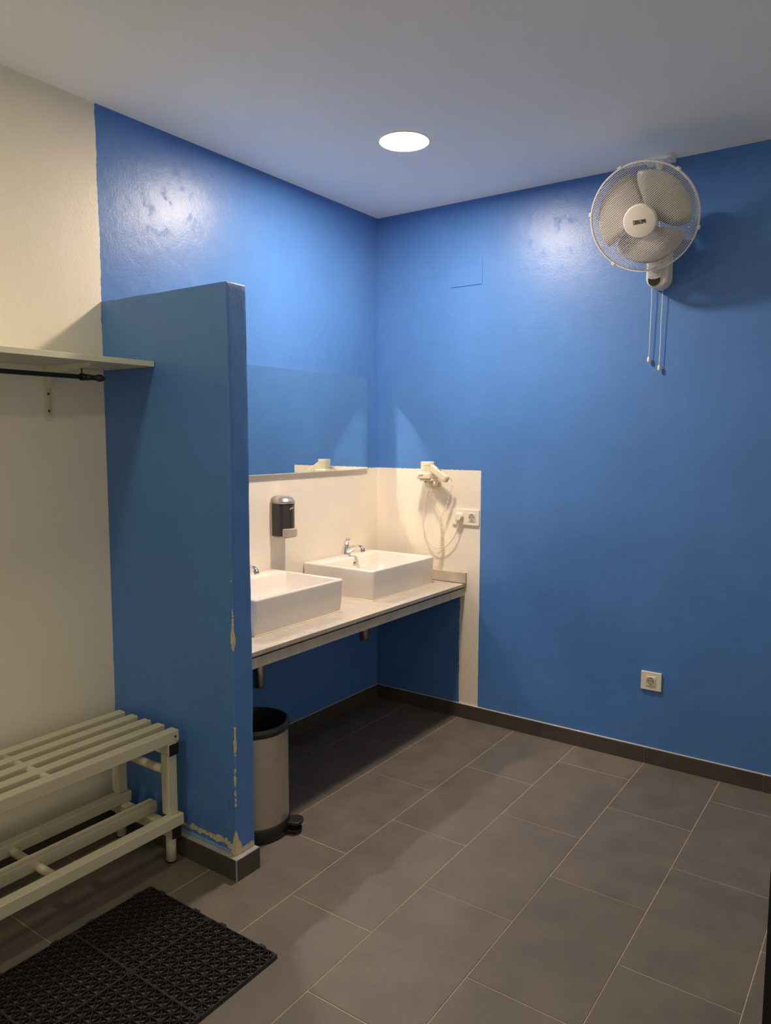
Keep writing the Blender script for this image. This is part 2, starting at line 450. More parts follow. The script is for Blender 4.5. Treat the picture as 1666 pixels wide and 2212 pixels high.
obj('tile', MB().box(0.3028, P+t_-0.006, Y2-t_, Y2-t_+0.009, 0.0006, SK-0.0006, bev=0.0008, seg=1), M_SKIRT, bp_)
obj('tile', MB().box(P+t_-0.009, P+t_, Y2-t_+0.004, Y1-0.001, 0.0006, SK-0.0006, bev=0.0008, seg=1), M_SKIRT, bp_)
obj('corner_joint', MB().box(P+t_-0.0058, P+t_-0.0005, Y2-t_+0.0005, Y2-t_+0.0037, 0.0006, SK-0.0004), M_DIRTYCAULK, bp_)

# ------------------------------------------------------------------ access cover on the back wall
boxo('access_cover', (0.474, 0.658, -0.0040, -0.0002, 2.301, 2.432), M_BLUE, bev=0.0008, loc=(0.566, 0, 2.301),
     label='small square access cover painted blue, high on the blue wall near the corner', cat='wall cover')

# ------------------------------------------------------------------ ceiling lamps
lamp_labels = ['round white ceiling light glowing between the blue walls',
               'round ceiling light above the bench, behind the viewpoint',
               'round ceiling light above the middle of the room, behind the viewpoint']
for i, (lx, ly, st, lc) in enumerate(LAMPS):
    t = thing('ceiling_light', (lx, ly, H), lamp_labels[i], 'ceiling light')
    T = Matrix.Translation((lx, ly, 0))
    obj('rim', MB().lathe([(0.0985, H-0.0002), (0.1045, H-0.0002), (0.1045, H-0.004), (0.1015, H-0.0055), (0.0985, H-0.004)], 48, T, closed=True), M_PLASTIC, t)
    obj('diffuser', MB().lathe([(0, H-0.0030), (0.0975, H-0.0030), (0.0975, H-0.0012), (0, H-0.0012)], 48, T), emis('lamp_glow_%d' % i, lc, st), t)

# ------------------------------------------------------------------ mirror
mt = thing('wall_mirror', (0, -0.8, 1.345), 'wide frameless wall mirror reflecting the blue wall above the basins', 'mirror')
MX = 0.016
boxo('glass', (MX-0.004, MX, -1.514, -0.114, 1.347, 1.847), M_MIRROR, mt)
obj('edge', MB().box(MX-0.0042, MX+0.0002, -0.114, -0.1128, 1.3462, 1.8478).box(MX-0.0042, MX+0.0002, -1.5152, -0.1128, 1.847, 1.8482)
    .box(0.0005, MX+0.0001, -1.5152, -1.514, 1.346, 1.8482), M_MIRROREDGE, mt)
boxo('backing_board', (0.0005, MX-0.0045, -1.50, -0.130, 1.352, 1.842), M_CAULK, mt)
boxo('bottom_rail', (0.0005, MX+0.001, -1.514, -0.150, 1.3435, 1.3465), M_MIRRORRAIL, mt)

# ------------------------------------------------------------------ counter
cn = thing('washroom_counter', (D/2, -0.84, 0.66), 'long beige stone counter between the partition and the blue wall, carrying both basins', 'counter')
ya, yb = Y1+0.002, -0.0015
obj('worktop', MB().box(0.0015, D, ya, yb, CT-0.018, CT, bev=0.0018), M_STONE, cn)
obj('apron', MB().box(D-0.026, D-0.003, ya, yb, 0.677, 0.7165, bev=0.0018), M_STONE, cn)
obj('support_board', MB().box(0.0015, D-0.022, ya+0.001, yb-0.001, 0.708, CT-0.0185), M_BLACKM, cn)
boxo('upstand', (0.020, 0.592, -0.0205, -0.0015, CT+0.0025, 0.802), M_STONE, bev=0.0015, loc=(0.3, -0.01, CT+0.0025),
     label='beige stone upstand strip against the wall at the counter end', cat='upstand')

# ------------------------------------------------------------------ basins
def basin(yc, label, right_tail=True):
    t = thing('wash_basin', (0.225, yc, CT), label, 'basin', 'white rectangular basins on the counter')
    x0, x1, hw, zt, zb = 0.0035, 0.448, 0.277, 0.890, CT+0.0004
    bm = bmesh.new()
    def rrect(xa, xb, ya_, yb_, r, z, n=5):
        out = []
        for cx_, cy_, a0 in ((xb-r, yb_-r, 0), (xa+r, yb_-r, pi/2), (xa+r, ya_+r, pi), (xb-r, ya_+r, 1.5*pi)):
            for k in range(n+1):
                a = a0 + k*(pi/2)/n; out.append(bm.verts.new((cx_+r*cos(a), cy_+r*sin(a), z)))
        return out
    L = []
    # outside, bottom to top
    L.append(rrect(x0+0.004, x1-0.012, yc-hw+0.006, yc+hw-0.006, 0.010, zb))
    L.append(rrect(x0+0.002, x1-0.006, yc-hw+0.003, yc+hw-0.003, 0.011, zb+0.05))
    L.append(rrect(x0, x1-0.001, yc-hw, yc+hw, 0.012, zt-0.009))
    L.append(rrect(x0+0.001, x1-0.001, yc-hw+0.001, yc+hw-0.001, 0.012, zt-0.004))
    L.append(rrect(x0+0.004, x1-0.004, yc-hw+0.004, yc+hw-0.004, 0.011, zt-0.0008))
    L.append(rrect(x0+0.006, x1-0.007, yc-hw+0.007, yc+hw-0.007, 0.010, zt))
    # over the rim and down inside, tap ledge at the wall side
    w = 0.013
    L.append(rrect(x0+0.100, x1-w-0.001, yc-hw+w+0.001, yc+hw-w-0.001, 0.016, zt))
    L.append(rrect(x0+0.103, x1-w-0.004, yc-hw+w+0.004, yc+hw-w-0.004, 0.016, zt-0.002))
    L.append(rrect(x0+0.106, x1-w-0.006, yc-hw+w+0.006, yc+hw-w-0.006, 0.018, zt-0.007))
    L.append(rrect(x0+0.112, x1-w-0.016, yc-hw+w+0.016, yc+hw-w-0.016, 0.024, zt-0.060))
    L.append(rrect(x0+0.120, x1-w-0.030, yc-hw+w+0.030, yc+hw-w-0.030, 0.034, zt-0.100))
    L.append(rrect(x0+0.140, x1-w-0.052, yc-hw+w+0.055, yc+hw-w-0.055, 0.040, zt-0.117))
    L.append(rrect(x0+0.190, x1-w-0.110, yc-0.06, yc+0.06, 0.040, zt-0.124))
    n = len(L[0])
    for A, B in zip(L, L[1:]):
        for k in range(n):
            f = bm.faces.new((A[k], A[(k+1) % n], B[(k+1) % n], B[k])); f.smooth = True
    bm.faces.new(L[0][::-1]); bm.faces.new(L[-1])
    bmesh.ops.recalc_face_normals(bm, faces=bm.faces)
    for e in bm.edges:
        if len(e.link_faces) == 2 and e.calc_face_angle(0) > radians(50): e.smooth = False
    obj('bowl', bm, M_CERAMIC, t)
    obj('silicone_seal', MB().box(x0+0.002, x1-0.008, yc-hw+0.002, yc+hw-0.002, CT-0.0003, CT+0.0030, bev=0.0012), simple('silicone', (0.62, 0.55, 0.36), 0.5), t)
    T = Matrix.Translation((x0+0.1075, yc+0.011, zt-0.036)) @ Matrix.Rotation(radians(88), 4, 'Y')
    ov = obj('overflow_ring', MB().lathe([(0.0065, 0), (0.0065, 0.0035), (0.0105, 0.0035), (0.0118, 0.001), (0.0118, -0.002)], 24, T), M_DULLCHROME, t)
    obj('hole', MB().lathe([(0, 0.0018), (0.0072, 0.0018), (0.0072, -0.001)], 24, T), M_DARK, ov)
    T2 = Matrix.Translation((0.235, yc, zt-0.1245))
    obj('drain', MB().lathe([(0, 0.002), (0.02, 0.0025), (0.031, 0.001), (0.032, -0.001)], 28, T2), M_CHROME, t)
    # waste pipe hanging below the counter
    return t
B2 = basin(-0.377, 'white rectangular ceramic basin farther away, in the corner of the blue walls')
B1 = basin(-1.160, 'white rectangular ceramic basin nearer, half hidden by the blue partition')

def tap(yc, label):
    z0 = 0.8905; xb = 0.056
    t = thing('basin_tap', (xb, yc, z0), label, 'tap', 'chrome push taps on the basins')
    mb = MB()
    # leaning body
    path = [(xb, yc, z0), (xb, yc, z0+0.012), (xb, yc, z0+0.028), (xb+0.001, yc, z0+0.044), (xb+0.004, yc, z0+0.056), (xb+0.005, yc, z0+0.060)]
    mb.tube(path, [0.0265, 0.0250, 0.0222, 0.0192, 0.0160, 0.0095], 24)
    obj('body', mb, M_CHROME, t)
    sp = smooth_path([(xb+0.004, yc, z0+0.020), (xb+0.030, yc, z0+0.036), (xb+0.060, yc, z0+0.050), (xb+0.088, yc, z0+0.056), (xb+0.106, yc, z0+0.050), (xb+0.112, yc, z0+0.042)], 5)
    n = len(sp)
    obj('spout', MB().tube(sp, [0.0165 - 0.0060*min(1, i/(n*0.7)) for i in range(n)], 18), M_CHROME, t)
    obj('aerator', MB().tube([(xb+0.1095, yc, z0+0.047), (xb+0.1155, yc, z0+0.031)], 0.0118, 20), M_DULLCHROME, t)
    obj('collar', MB().tube([(xb+0.002, yc, z0+0.050), (xb+0.006, yc, z0+0.061)], 0.0130, 20), M_BLACK, t)
    obj('push_button', MB().tube([(xb+0.0055, yc, z0+0.060), (xb+0.0125, yc, z0+0.087), (xb+0.0142, yc, z0+0.0935), (xb+0.0146, yc, z0+0.095)], [0.0158, 0.0158, 0.0150, 0.0128], 24), M_CHROME, t)
tap(-0.366, 'chrome push tap on the farther basin')
tap(-1.149, 'chrome push tap on the nearer basin, mostly behind the partition')

def waste(yc, zb, label):
    t = thing('waste_trap', (0.185, yc, zb), label, 'drain trap', 'waste traps under the counter')
    obj('bottle', MB().tube([(0.185, yc, zb), (0.185, yc, zb+0.004), (0.185, yc, zb+0.13), (0.185, yc, zb+0.135)], [0.022, 0.025, 0.025, 0.018], 20), M_DULLCHROME, t)
    obj('pipe', MB().tube([(0.185, yc, zb+0.134), (0.185, yc, 0.707)], 0.0165, 16), M_DULLCHROME, t)
    obj('nut', MB().tube([(0.185, yc, zb+0.128), (0.185, yc, zb+0.150)], 0.028, 8), M_DULLCHROME, t)
    obj('wall_pipe', MB().tube([(0.160, yc, zb+0.095), (0.002, yc, zb+0.095)], 0.014, 14), M_DULLCHROME, t)
waste(-0.377, 0.455, 'dull chrome bottle trap hanging under the counter, below the farther basin')
waste(-1.160, 0.415, 'dull chrome bottle trap hanging under the counter, beside the partition above the bin')

# ------------------------------------------------------------------ soap dispenser
sd = thing('soap_dispenser', (0, -0.833, 1.040), 'smoked black and silver soap dispenser on the white wall under the mirror', 'soap dispenser')
yc = -0.832; w = 0.050; dp = 0.092
def dprof(w, d, n=9):
    pts = [(0.004, -w), (d*0.55, -w)]
    pts += [(d*0.55 + (d*0.45)*sin(a), -w*cos(a)) for a in [pi*k/(2*n) for k in range(1, n)]]
    pts += [(d, 0)] + [(d*0.55 + (d*0.45)*sin(a), w*cos(a)) for a in [pi*k/(2*n) for k in range(n-1, 0, -1)]]
    return pts + [(d*0.55, w), (0.004, w)]
def dpoly(w, d, yy): return [(x, yy+y) for x, y in dprof(w, d)]
obj('back_plate', MB().box(0.0005, 0.012, yc-w-0.003, yc+w+0.003, 1.045, 1.215, bev=0.003), M_SILVER, sd)
obj('tank', MB().extrude_poly(dpoly(w, dp, yc), 'z', 1.050, 1.205), M_SMOKE, sd)
cap = MB(); rings = []
for dz, s in ((1.2055, 1.03), (1.2175, 1.03), (1.2190, 1.0), (1.227, 0.94), (1.234, 0.80), (1.239, 0.58), (1.241, 0.28)):
    rings.append([cap.bm.verts.new((0.004 + (x-0.004)*(0.25+0.75*s if s < 1 else s), yc+(y_)*s, dz)) for x, y_ in dprof(w, dp)])
for A, B in zip(rings, rings[1:]):
    for k in range(len(A)):
        f = cap.bm.faces.new((A[k], A[(k+1) % len(A)], B[(k+1) % len(A)], B[k])); f.smooth = True
cap.bm.faces.new(rings[0][::-1]); cap.bm.faces.new(rings[-1])
for e in cap.bm.edges:
    if len(e.link_faces) == 2 and e.calc_face_angle(0) > radians(45): e.smooth = False
obj('cap', cap, M_SILVER, sd)
obj('push_lever', MB().extrude_poly([(x*1.10+0.012 if x > 0.05 else 0.050, yc+y_*0.86) for x, y_ in dprof(w, dp)], 'z', 1.047, 1.086, bev=0.004)
    .box(0.010, 0.086, yc-w*0.80, yc+w*0.80, 1.040, 1.050, bev=0.004), M_TAUPE, sd)

# lettering helper
def text_mesh(body, size, xf, name, mat, parent, shear=0.0, sx=1.0, depth=0.0004, off=0.0):
    cu = bpy.data.curves.new(name, 'FONT'); cu.body = body; cu.size = size; cu.align_x = 'CENTER'; cu.align_y = 'CENTER'
    cu.shear = shear; cu.extrude = depth; cu.resolution_u = 3; cu.offset = off
    to = bpy.data.objects.new(name, cu); COL.objects.link(to)
    dg = bpy.context.evaluated_depsgraph_get(); dg.update()
    me = bpy.data.meshes.new_from_object(to.evaluated_get(dg)); bpy.data.objects.remove(to)
    bm = bmesh.new(); bm.from_mesh(me); bpy.data.meshes.remove(me)
    bmesh.ops.scale(bm, verts=bm.verts, vec=(sx, 1, 1)); bm.transform(xf)
    return obj(name, bm, mat, parent)
# text on the front of the dispenser's curved tank (faces +x)
def face_mat(loc, nrm, up=Vector((0, 0, 1))):
    n = Vector(nrm).normalized(); u = (up - n*up.dot(n)).normalized(); r = u.cross(n)
    mm = Matrix((r, u, n)).transposed().to_4x4(); mm.translation = Vector(loc); return mm
text_mesh('Jofel', 0.0115, face_mat((dp+0.0002, yc-0.001, 1.183), (1.0, 0.0, 0)) @ Matrix.Rotation(radians(12), 4, 'Z'), 'lettering', M_WHITEINK, sd, shear=0.4, sx=1.15)

# ------------------------------------------------------------------ wall sockets
def schuko(cx, cz, yf, parent, ear=True):
    """module insert facing -y, its face at y = yf"""
    s = 0.0225
    mod = obj('socket_insert', MB().extrude_poly([(cx-s, cz-s), (cx+s, cz-s), (cx+s, cz+s), (cx-s, cz+s)], 'y', yf-0.003, yf+0.004, bev=0.001), M_PLATE, parent)
    T = Matrix.Translation((cx, yf-0.0031, cz)) @ Matrix.Rotation(pi/2, 4, 'X')
    obj('rim', MB().lathe([(0.0190, 0.0001), (0.0190, 0.0016), (0.0205, 0.0016), (0.0208, 0.0001)], 32, T), M_PLATE, mod)
    obj('recess', MB().lathe([(0, 0.0003), (0.0192, 0.0003), (0.0192, -0.001)], 32, T), M_SOCKIN, mod)
    hm = MB()
    for dx, rr in ((-0.0095, 0.0026), (0.0095, 0.0026), (0, 0.0015)):
        hm.lathe([(0, 0.0007), (rr, 0.0007), (rr, 0)], 14, Matrix.Translation((cx+dx, yf-0.0031, cz+0.002)) @ Matrix.Rotation(pi/2, 4, 'X'))
    hm.box(cx-0.003, cx+0.003, yf-0.0046, yf-0.003, cz-0.0190, cz-0.0145)
    hm.box(cx-0.003, cx+0.003, yf-0.0046, yf-0.003, cz+0.0155, cz+0.0190)
    obj('pin_hole', hm, M_DARK, mod)
s1 = thing('wall_socket', (1.573, 0, 0.353), 'single square power socket low on the blue wall above the skirting', 'socket')
obj('cover_plate', MB().box(1.527, 1.6195, -0.0105, -0.0005, 0.353, 0.440, bev=0.0022), M_PLATE, s1)
schuko(1.573, 0.397, -0.0105, s1)
s2 = thing('wall_socket', (0.583, 0, 1.058), 'double power socket with a plug in it, on the white wall right of the hairdryer', 'socket')
obj('cover_plate', MB().box(0.503, 0.6635, -0.0105, -0.0005, 1.058, 1.1415, bev=0.0022), M_PLATE, s2)
schuko(0.6225, 1.1015, -0.0105, s2)
schuko(0.5445, 1.1015, -0.0105, s2)

# ------------------------------------------------------------------ hairdryer with cables
hd = thing('hair_dryer', (0.375, 0, 1.245), 'cream wall hairdryer with coiled cord on the white wall over the counter end', 'hairdryer')
hx = 0.378
obj('wall_holder', MB().box(hx-0.048, hx+0.036, -0.104, -0.012, 1.300, 1.334, bev=0.006)
    .box(hx-0.036, hx+0.040, -0.090, -0.012, 1.288, 1.3005, bev=0.004), M_CREAM, hd)
obj('lower_housing', MB().tube([(hx+0.010, -0.040, 1.2885), (hx+0.010, -0.040, 1.262), (hx+0.010, -0.040, 1.252)], [0.039, 0.033, 0.027], 24)
    .box(hx-0.02, hx+0.05, -0.012, -0.0005, 1.255, 1.345, bev=0.003), M_CREAM, hd)
obj('indicator', MB().box(hx-0.012, hx-0.004, -0.0770, -0.0740, 1.281, 1.285), M_DARK, hd)
dr = obj('dryer_barrel', MB().lathe([(0.0, 1.3345), (0.0345, 1.3345), (0.0355, 1.350), (0.0365, 1.3505), (0.0365, 1.352), (0.0355, 1.3525), (0.0360, 1.374), (0.0372, 1.3745), (0.0372, 1.376), (0.0360, 1.3765),
    (0.0360, 1.389), (0.0345, 1.3915), (0.026, 1.3915), (0.025, 1.388), (0.0, 1.388)], 36, Matrix.Translation((hx-0.003, -0.062, 0))), M_CREAM, hd)
text_mesh('Jofel', 0.015, face_mat((hx-0.020, -0.1046, 1.318), (0, -1, 0)) @ Matrix.Rotation(radians(6), 4, 'Z'), 'lettering', M_BLUEINK, hd, shear=0.4, sx=1.1)
# handle sloping down to the right
hA = Vector((hx+0.015, -0.066, 1.366)); hB = Vector((hx+0.120, -0.066, 1.300)); hdir = (hB-hA).normalized()
def slab(mb, a, b, hw_, hh, rb, bev):
    L_ = (b-a).length; zx = (b-a).normalized(); yy = Vector((0, 1, 0)); up = zx.cross(yy)
    mm = Matrix((zx, yy, up)).transposed().to_4x4(); mm.translation = a
    return mb.box(0, L_, -hw_, hw_, -hh, hh, bev=bev, M=mm)
obj('handle', slab(MB(), hA, hB, 0.015, 0.0185, 0, 0.006), M_CREAM, hd)
up = hdir.cross(Vector((0, 1, 0)))
upv = up if up.z > 0 else -up
obj('switch_strip', slab(MB(), hA+hdir*0.045+upv*0.0187, hA+hdir*0.075+upv*0.0187, 0.006, 0.0012, 0, 0.0004), simple('switch_grey', (0.30, 0.27, 0.22), 0.4), hd)
obj('handle_cap', slab(MB(), hB-hdir*0.001, hB+hdir*0.007, 0.0125, 0.0155, 0, 0.003), simple('cap_grey', (0.48, 0.43, 0.34), 0.4), hd)
# straight mains cable
cab = smooth_path([(0.378, -0.045, 1.256), (0.374, -0.040, 1.235), (0.350, -0.032, 1.177), (0.331, -0.026, 1.110), (0.325, -0.022, 1.070), (0.334, -0.022, 1.024), (0.366, -0.024, 0.955), (0.395, -0.026, 0.932), (0.425, -0.028, 0.924), (0.473, -0.028, 0.938),
                   (0.520, -0.030, 0.984), (0.548, -0.032, 1.042), (0.553, -0.034, 1.083)], 6)
obj('mains_cable', MB().tube(cab, 0.0027, 8), M_CREAM, hd)
obj('strain_relief', MB().tube([(0.5525, -0.034, 1.086), (0.5515, -0.034, 1.074)], [0.0065, 0.0045], 12), M_CREAM, hd)
obj('plug', MB().lathe([(0, 0), (0.0195, 0), (0.0205, 0.004), (0.0205, 0.022), (0.0180, 0.026), (0, 0.027)], 30, Matrix.Translation((0.5530, -0.0150, 1.1025)) @ Matrix.Rotation(pi/2, 4, 'X')), M_CREAM, hd)
# coiled cord
def coil(path, R, pitch, wr, amp=1.0):
    pts = smooth_path(path, 12); L_ = [0]
    for a, b in zip(pts, pts[1:]): L_.append(L_[-1]+(b-a).length)
    tot = L_[-1]; out = []; nturn = tot/pitch; steps = int(nturn*10); j = 0
    up = Vector((0, 1, 0))
    for i in range(steps+1):
        s = tot*i/steps
        while j < len(L_)-2 and L_[j+1] < s: j += 1
        f = (s-L_[j])/max(1e-9, L_[j+1]-L_[j]); p = pts[j].lerp(pts[j+1], f); tg = (pts[j+1]-pts[j]).normalized()
        a = up.cross(tg).normalized(); b = tg.cross(a); th = 2*pi*nturn*i/steps
        k = min(1, i/12, (steps-i)/12)
        out.append(p + (a*cos(th)+b*sin(th))*R*k)
    return MB().tube(out, wr, 6)
obj('coiled_cord', coil([(0.399, -0.045, 1.256), (0.397, -0.044, 1.212), (0.409, -0.040, 1.182), (0.429, -0.038, 1.144), (0.448, -0.036, 1.100), (0.4475, -0.034, 1.036), (0.452, -0.034, 0.990), (0.450, -0.033, 0.945), (0.446, -0.030, 0.915), (0.425, -0.026, 0.893)], 0.0060, 0.0118, 0.0013), M_CORD, hd)
obj('coiled_cord', coil([(0.505, -0.066, 1.297), (0.520, -0.064, 1.306), (0.528, -0.058, 1.290), (0.523, -0.055, 1.262), (0.511, -0.052, 1.235), (0.497, -0.050, 1.195), (0.481, -0.048, 1.150), (0.461, -0.048, 1.106), (0.4555, -0.047, 1.052), (0.463, -0.046, 1.005), (0.452, -0.044, 0.963), (0.455, -0.042, 0.920), (0.430, -0.036, 0.895), (0.424, -0.030, 0.905)], 0.0060, 0.0118, 0.0013), M_CORD, hd)

# ------------------------------------------------------------------ wall fan
fn = thing('wall_fan', (1.548, 0, 2.165), 'white round wall fan with wire guard hanging on the blue wall', 'fan')
C = Vector((1.5455, -0.285, 2.419)); ax = Vector((0.02, -0.895, -0.445)).normalized()
FM = face_mat(C, ax)                       # local +z points out of the front of the fan
RG = 0.2165
obj('guard_ring', MB().lathe([(RG-0.003, -0.008), (RG+0.001, -0.008), (RG+0.003, -0.004), (RG+0.003, 0.004), (RG+0.001, 0.008), (RG-0.003, 0.008)], 96, FM, closed=True), M_FANWIRE, fn)
def dome(r, front=True):
    u = min(1, r/RG)
    return (0.052*(1-u**3.2)+0.002) if front else -(0.085*(1-u**4.0)+0.002)
def guard(ang, pitch, front, wr, hubr):
    mb = MB(); n = int(RG/pitch); ca, sa = cos(ang), sin(ang)
    for i in range(-n, n+1):
        v = i*pitch
        if abs(v) >= RG-0.002: continue
        e = math.sqrt(RG*RG-v*v)
        segs = [(-e, e)]
        if abs(v) < hubr: h = math.sqrt(hubr*hubr-v*v); segs = [(-e, -h), (h, e)]
        for a, b in segs:
            m_ = max(3, int((b-a)/0.028)+1); pts = []
            for k in range(m_+1):
                u_ = a+(b-a)*k/m_; r = math.hypot(u_, v)
                pts.append(FM @ Vector((u_*ca - v*sa, u_*sa + v*ca, dome(r, front))))
            mb.tube(pts, wr, 4, caps=False)
    return mb
gr = obj('front_guard', guard(radians(33), 0.0070, True, 0.00105, 0.066), M_FANWIRE, fn, kind='stuff')
obj('rear_guard', guard(radians(-40), 0.0080, False, 0.0010, 0.060), M_FANWIRE, fn, kind='stuff')
obj('hub_cap', MB().lathe([(0, 0.066), (0.050, 0.0652), (0.0625, 0.063), (0.0665, 0.058), (0.067, 0.050), (0.064, 0.046)], 56, FM), M_PLASTIC, fn)
for a in (20, -42, 78, 140, -108):
    obj('guard_clip', MB().box(-0.008, 0.008, RG-0.004, RG+0.009, -0.010, 0.010, bev=0.002, M=FM @ Matrix.Rotation(radians(a), 4, 'Z')), M_FANWIRE, fn)
# blades
for q in range(3):
    bm = bmesh.new(); rows = []
    for i in range(13):
        r = 0.030 + 0.160*i/12; wdt = radians(34 + 26*sin(pi*min(1, 0.16+0.60*i/12)))
        row = []
        for k in range(9):
            f = k/8-0.5; a = f*2*wdt + q*2*pi/3 + radians(25) + 0.25*(i/12)
            rr_ = r if i < 12 else r-0.004*abs(f)*4
            row.append(bm.verts.new(FM @ Vector((rr_*cos(a), rr_*sin(a), -0.012 + f*0.044*(1-0.35*i/12)))))
        rows.append(row)
    for A, B in zip(rows, rows[1:]):
        for k in range(8):
            f = bm.faces.new((A[k], A[k+1], B[k+1], B[k])); f.smooth = True
    b = obj('blade', bm, M_FANBLADE, fn)
    sm = b.modifiers.new('thick', 'SOLIDIFY'); sm.thickness = 0.0016
obj('blade_hub', MB().lathe([(0, 0.030), (0.028, 0.026), (0.034, 0.010), (0.034, -0.030), (0, -0.030)], 32, FM), M_FANBLADE, fn)
obj('motor_housing', MB().lathe([(0, -0.035), (0.048, -0.038), (0.056, -0.055), (0.056, -0.120), (0.046, -0.150), (0.020, -0.165), (0, -0.166)], 36, FM), M_PLASTIC, fn)
mo = FM @ Vector((0, 0, -0.10))
obj('tilt_neck', MB().tube([(mo.x, mo.y+0.0, mo.z-0.03), (1.549, mo.y+0.02, 2.39), (1.549, -0.075, 2.33)], [0.024, 0.022, 0.024], 16), M_PLASTIC, fn)
# wall column
def capsule(xc, hw_, z0, z1, n=10):
    pts = [(xc-hw_, z1), ] + [(xc-hw_*cos(a), z0+hw_*1.05-hw_*1.05*sin(a)) for a in [pi*k/(2*n)*1.0 for k in range(0, 2*n+1)]] + [(xc+hw_, z1)]
    return pts
obj('wall_column', MB().extrude_poly(capsule(1.550, 0.0475, 2.170, 2.400), 'y', -0.082, -0.0005, bev=0.009, seg=3), M_PLASTIC, fn)
obj('control_panel', MB().extrude_poly(capsule(1.541, 0.0275, 2.176, 2.330), 'y', -0.0875, -0.0815, bev=0.002, seg=2), M_PLASTIC, fn)
pts = [(1.541-0.0262, 2.214), (1.541-0.013, 2.2095), (1.541, 2.208), (1.541+0.013, 2.2095), (1.541+0.0262, 2.214)] + [(1.541+0.0262*cos(a), 2.206-0.0275*sin(a)) for a in [pi*k/14 for k in range(1, 14)]]
obj('dark_window', MB().extrude_poly(pts, 'y', -0.0888, -0.0870, bev=0.0004, seg=1), M_BLACK, fn)
kn = obj('speed_knob', MB().lathe([(0, 0.012), (0.011, 0.0115), (0.0135, 0.009), (0.0145, 0.0)], 30, Matrix.Translation((1.544, -0.0876, 2.246)) @ Matrix.Rotation(pi/2, 4, 'X')), M_PLASTIC, fn)
mk = MB()
for a in (-60, -30, 0, 30, 60):
    px_, pz_ = 1.544+0.0200*sin(radians(a)), 2.246-0.0200*cos(radians(a))
    mk.box(px_-0.0006, px_+0.0006, -0.0880, -0.0874, pz_-0.0020, pz_+0.0020)
mk.box(1.520, 1.533, -0.0880, -0.0874, 2.2185, 2.2195).box(1.547, 1.562, -0.0880, -0.0874, 2.2195, 2.2207)
obj('scale_mark', mk, M_GREYINK, fn)
for (xc_, zt_, zb_, dx) in ((1.514, 2.182, 1.872, -0.004), (1.560, 2.180, 1.833, -0.003)):
    pth = [(xc_, -0.020, zt_), (xc_+0.001, -0.020, zt_-0.06), (xc_-0.001, -0.019, zt_-0.15), (xc_+dx*0.5, -0.017, zt_-0.25), (xc_+dx, -0.0165, zb_+0.01)]
    cd = obj('pull_cord', MB().tube(smooth_path(pth, 5), 0.0017, 8), M_PLASTIC, fn)
    obj('bead', MB().lathe([(0, 0.012), (0.004, 0.0115), (0.0062, 0.007), (0.0068, 0), (0.0064, -0.010), (0, -0.010)], 18, Matrix.Translation((xc_+dx, -0.0165, zb_))), M_CREAM, cd)
# logo on the cap
LM = face_mat(C + ax*0.0662, ax) @ Matrix.Rotation(radians(1), 4, 'Z')
def glyph(rects, x0, w, h=0.0158):
    mb = MB()
    for (a, b, c, d) in rects: mb.box(x0+a*w, x0+c*w, -h/2+b*h, -h/2+d*h, 0.0, 0.0005, M=LM)
    return mb
obj('letter', glyph([(0, 0, .36, 1), (.64, 0, 1, 1), (.3, .42, .7, .58)], -0.0088, 0.0098), M_GREYINK, fn)
obj('letter', glyph([(.45, 0.04, 1, 1), (0, 0, .8, .16), (0, .1, .25, .3)], 0.0030, 0.0056), M_GREYINK, fn)
obj('letter', glyph([(0, 0, .27, 1), (.73, 0, 1, 1), (.27, .42, .42, .92), (.58, .42, .73, .92), (.42, .22, .58, .72)], 0.0108, 0.0128), M_GREYINK, fn)
lg = MB().box(-0.0262, -0.0108, -0.0080, 0.0080, 0.0, 0.0005, M=LM)
lo = obj('logo_badge', lg, M_GREYINK, fn)
obj('logo_bar', MB().box(-0.0255, -0.0195, 0.0038, 0.0054, 0.0004, 0.0009, M=LM).box(-0.0255, -0.0195, -0.0008, 0.0008, 0.0004, 0.0009, M=LM)
    .box(-0.0255, -0.0195, -0.0054, -0.0038, 0.0004, 0.0009, M=LM).box(-0.0255, -0.0243, -0.0054, 0.0054, 0.0004, 0.0009, M=LM)
    .box(-0.0178, -0.0166, -0.0055, 0.0055, 0.0004, 0.0009, M=LM), M_PLASTIC, lo)

# ------------------------------------------------------------------ ceiling outlet above the fan
cb = thing('ceiling_outlet', (1.535, -0.045, H), 'white cable box on the ceiling above the fan with its plug and thin cable', 'cable box')
obj('housing', MB().box(1.474, 1.588, -0.080, -0.0025, H-0.017, H-0.0005, bev=0.003), M_CEIL, cb)
obj('end_cap', MB().box(1.578, 1.592, -0.083, -0.0015, H-0.019, H-0.0004, bev=0.003), M_PLASTIC, cb)
obj('socket_face', MB().box(1.502, 1.556, -0.070, -0.026, H-0.0215, H-0.0168, bev=0.002), M_CEIL, cb)
obj('plug', MB().tube([(1.537, -0.056, H-0.021), (1.537, -0.056, H-0.026), (1.537, -0.058, H-0.052), (1.537, -0.058, H-0.056)], [0.019, 0.019, 0.011, 0.008], 14), M_PLASTIC, cb)
obj('cable', MB().tube(smooth_path([(1.537, -0.058, H-0.054), (1.536, -0.052, 2.60), (1.531, -0.045, 2.55), (1.540, -0.040, 2.48), (1.547, -0.040, 2.398)], 6), 0.0023, 8), M_PLASTIC, cb)

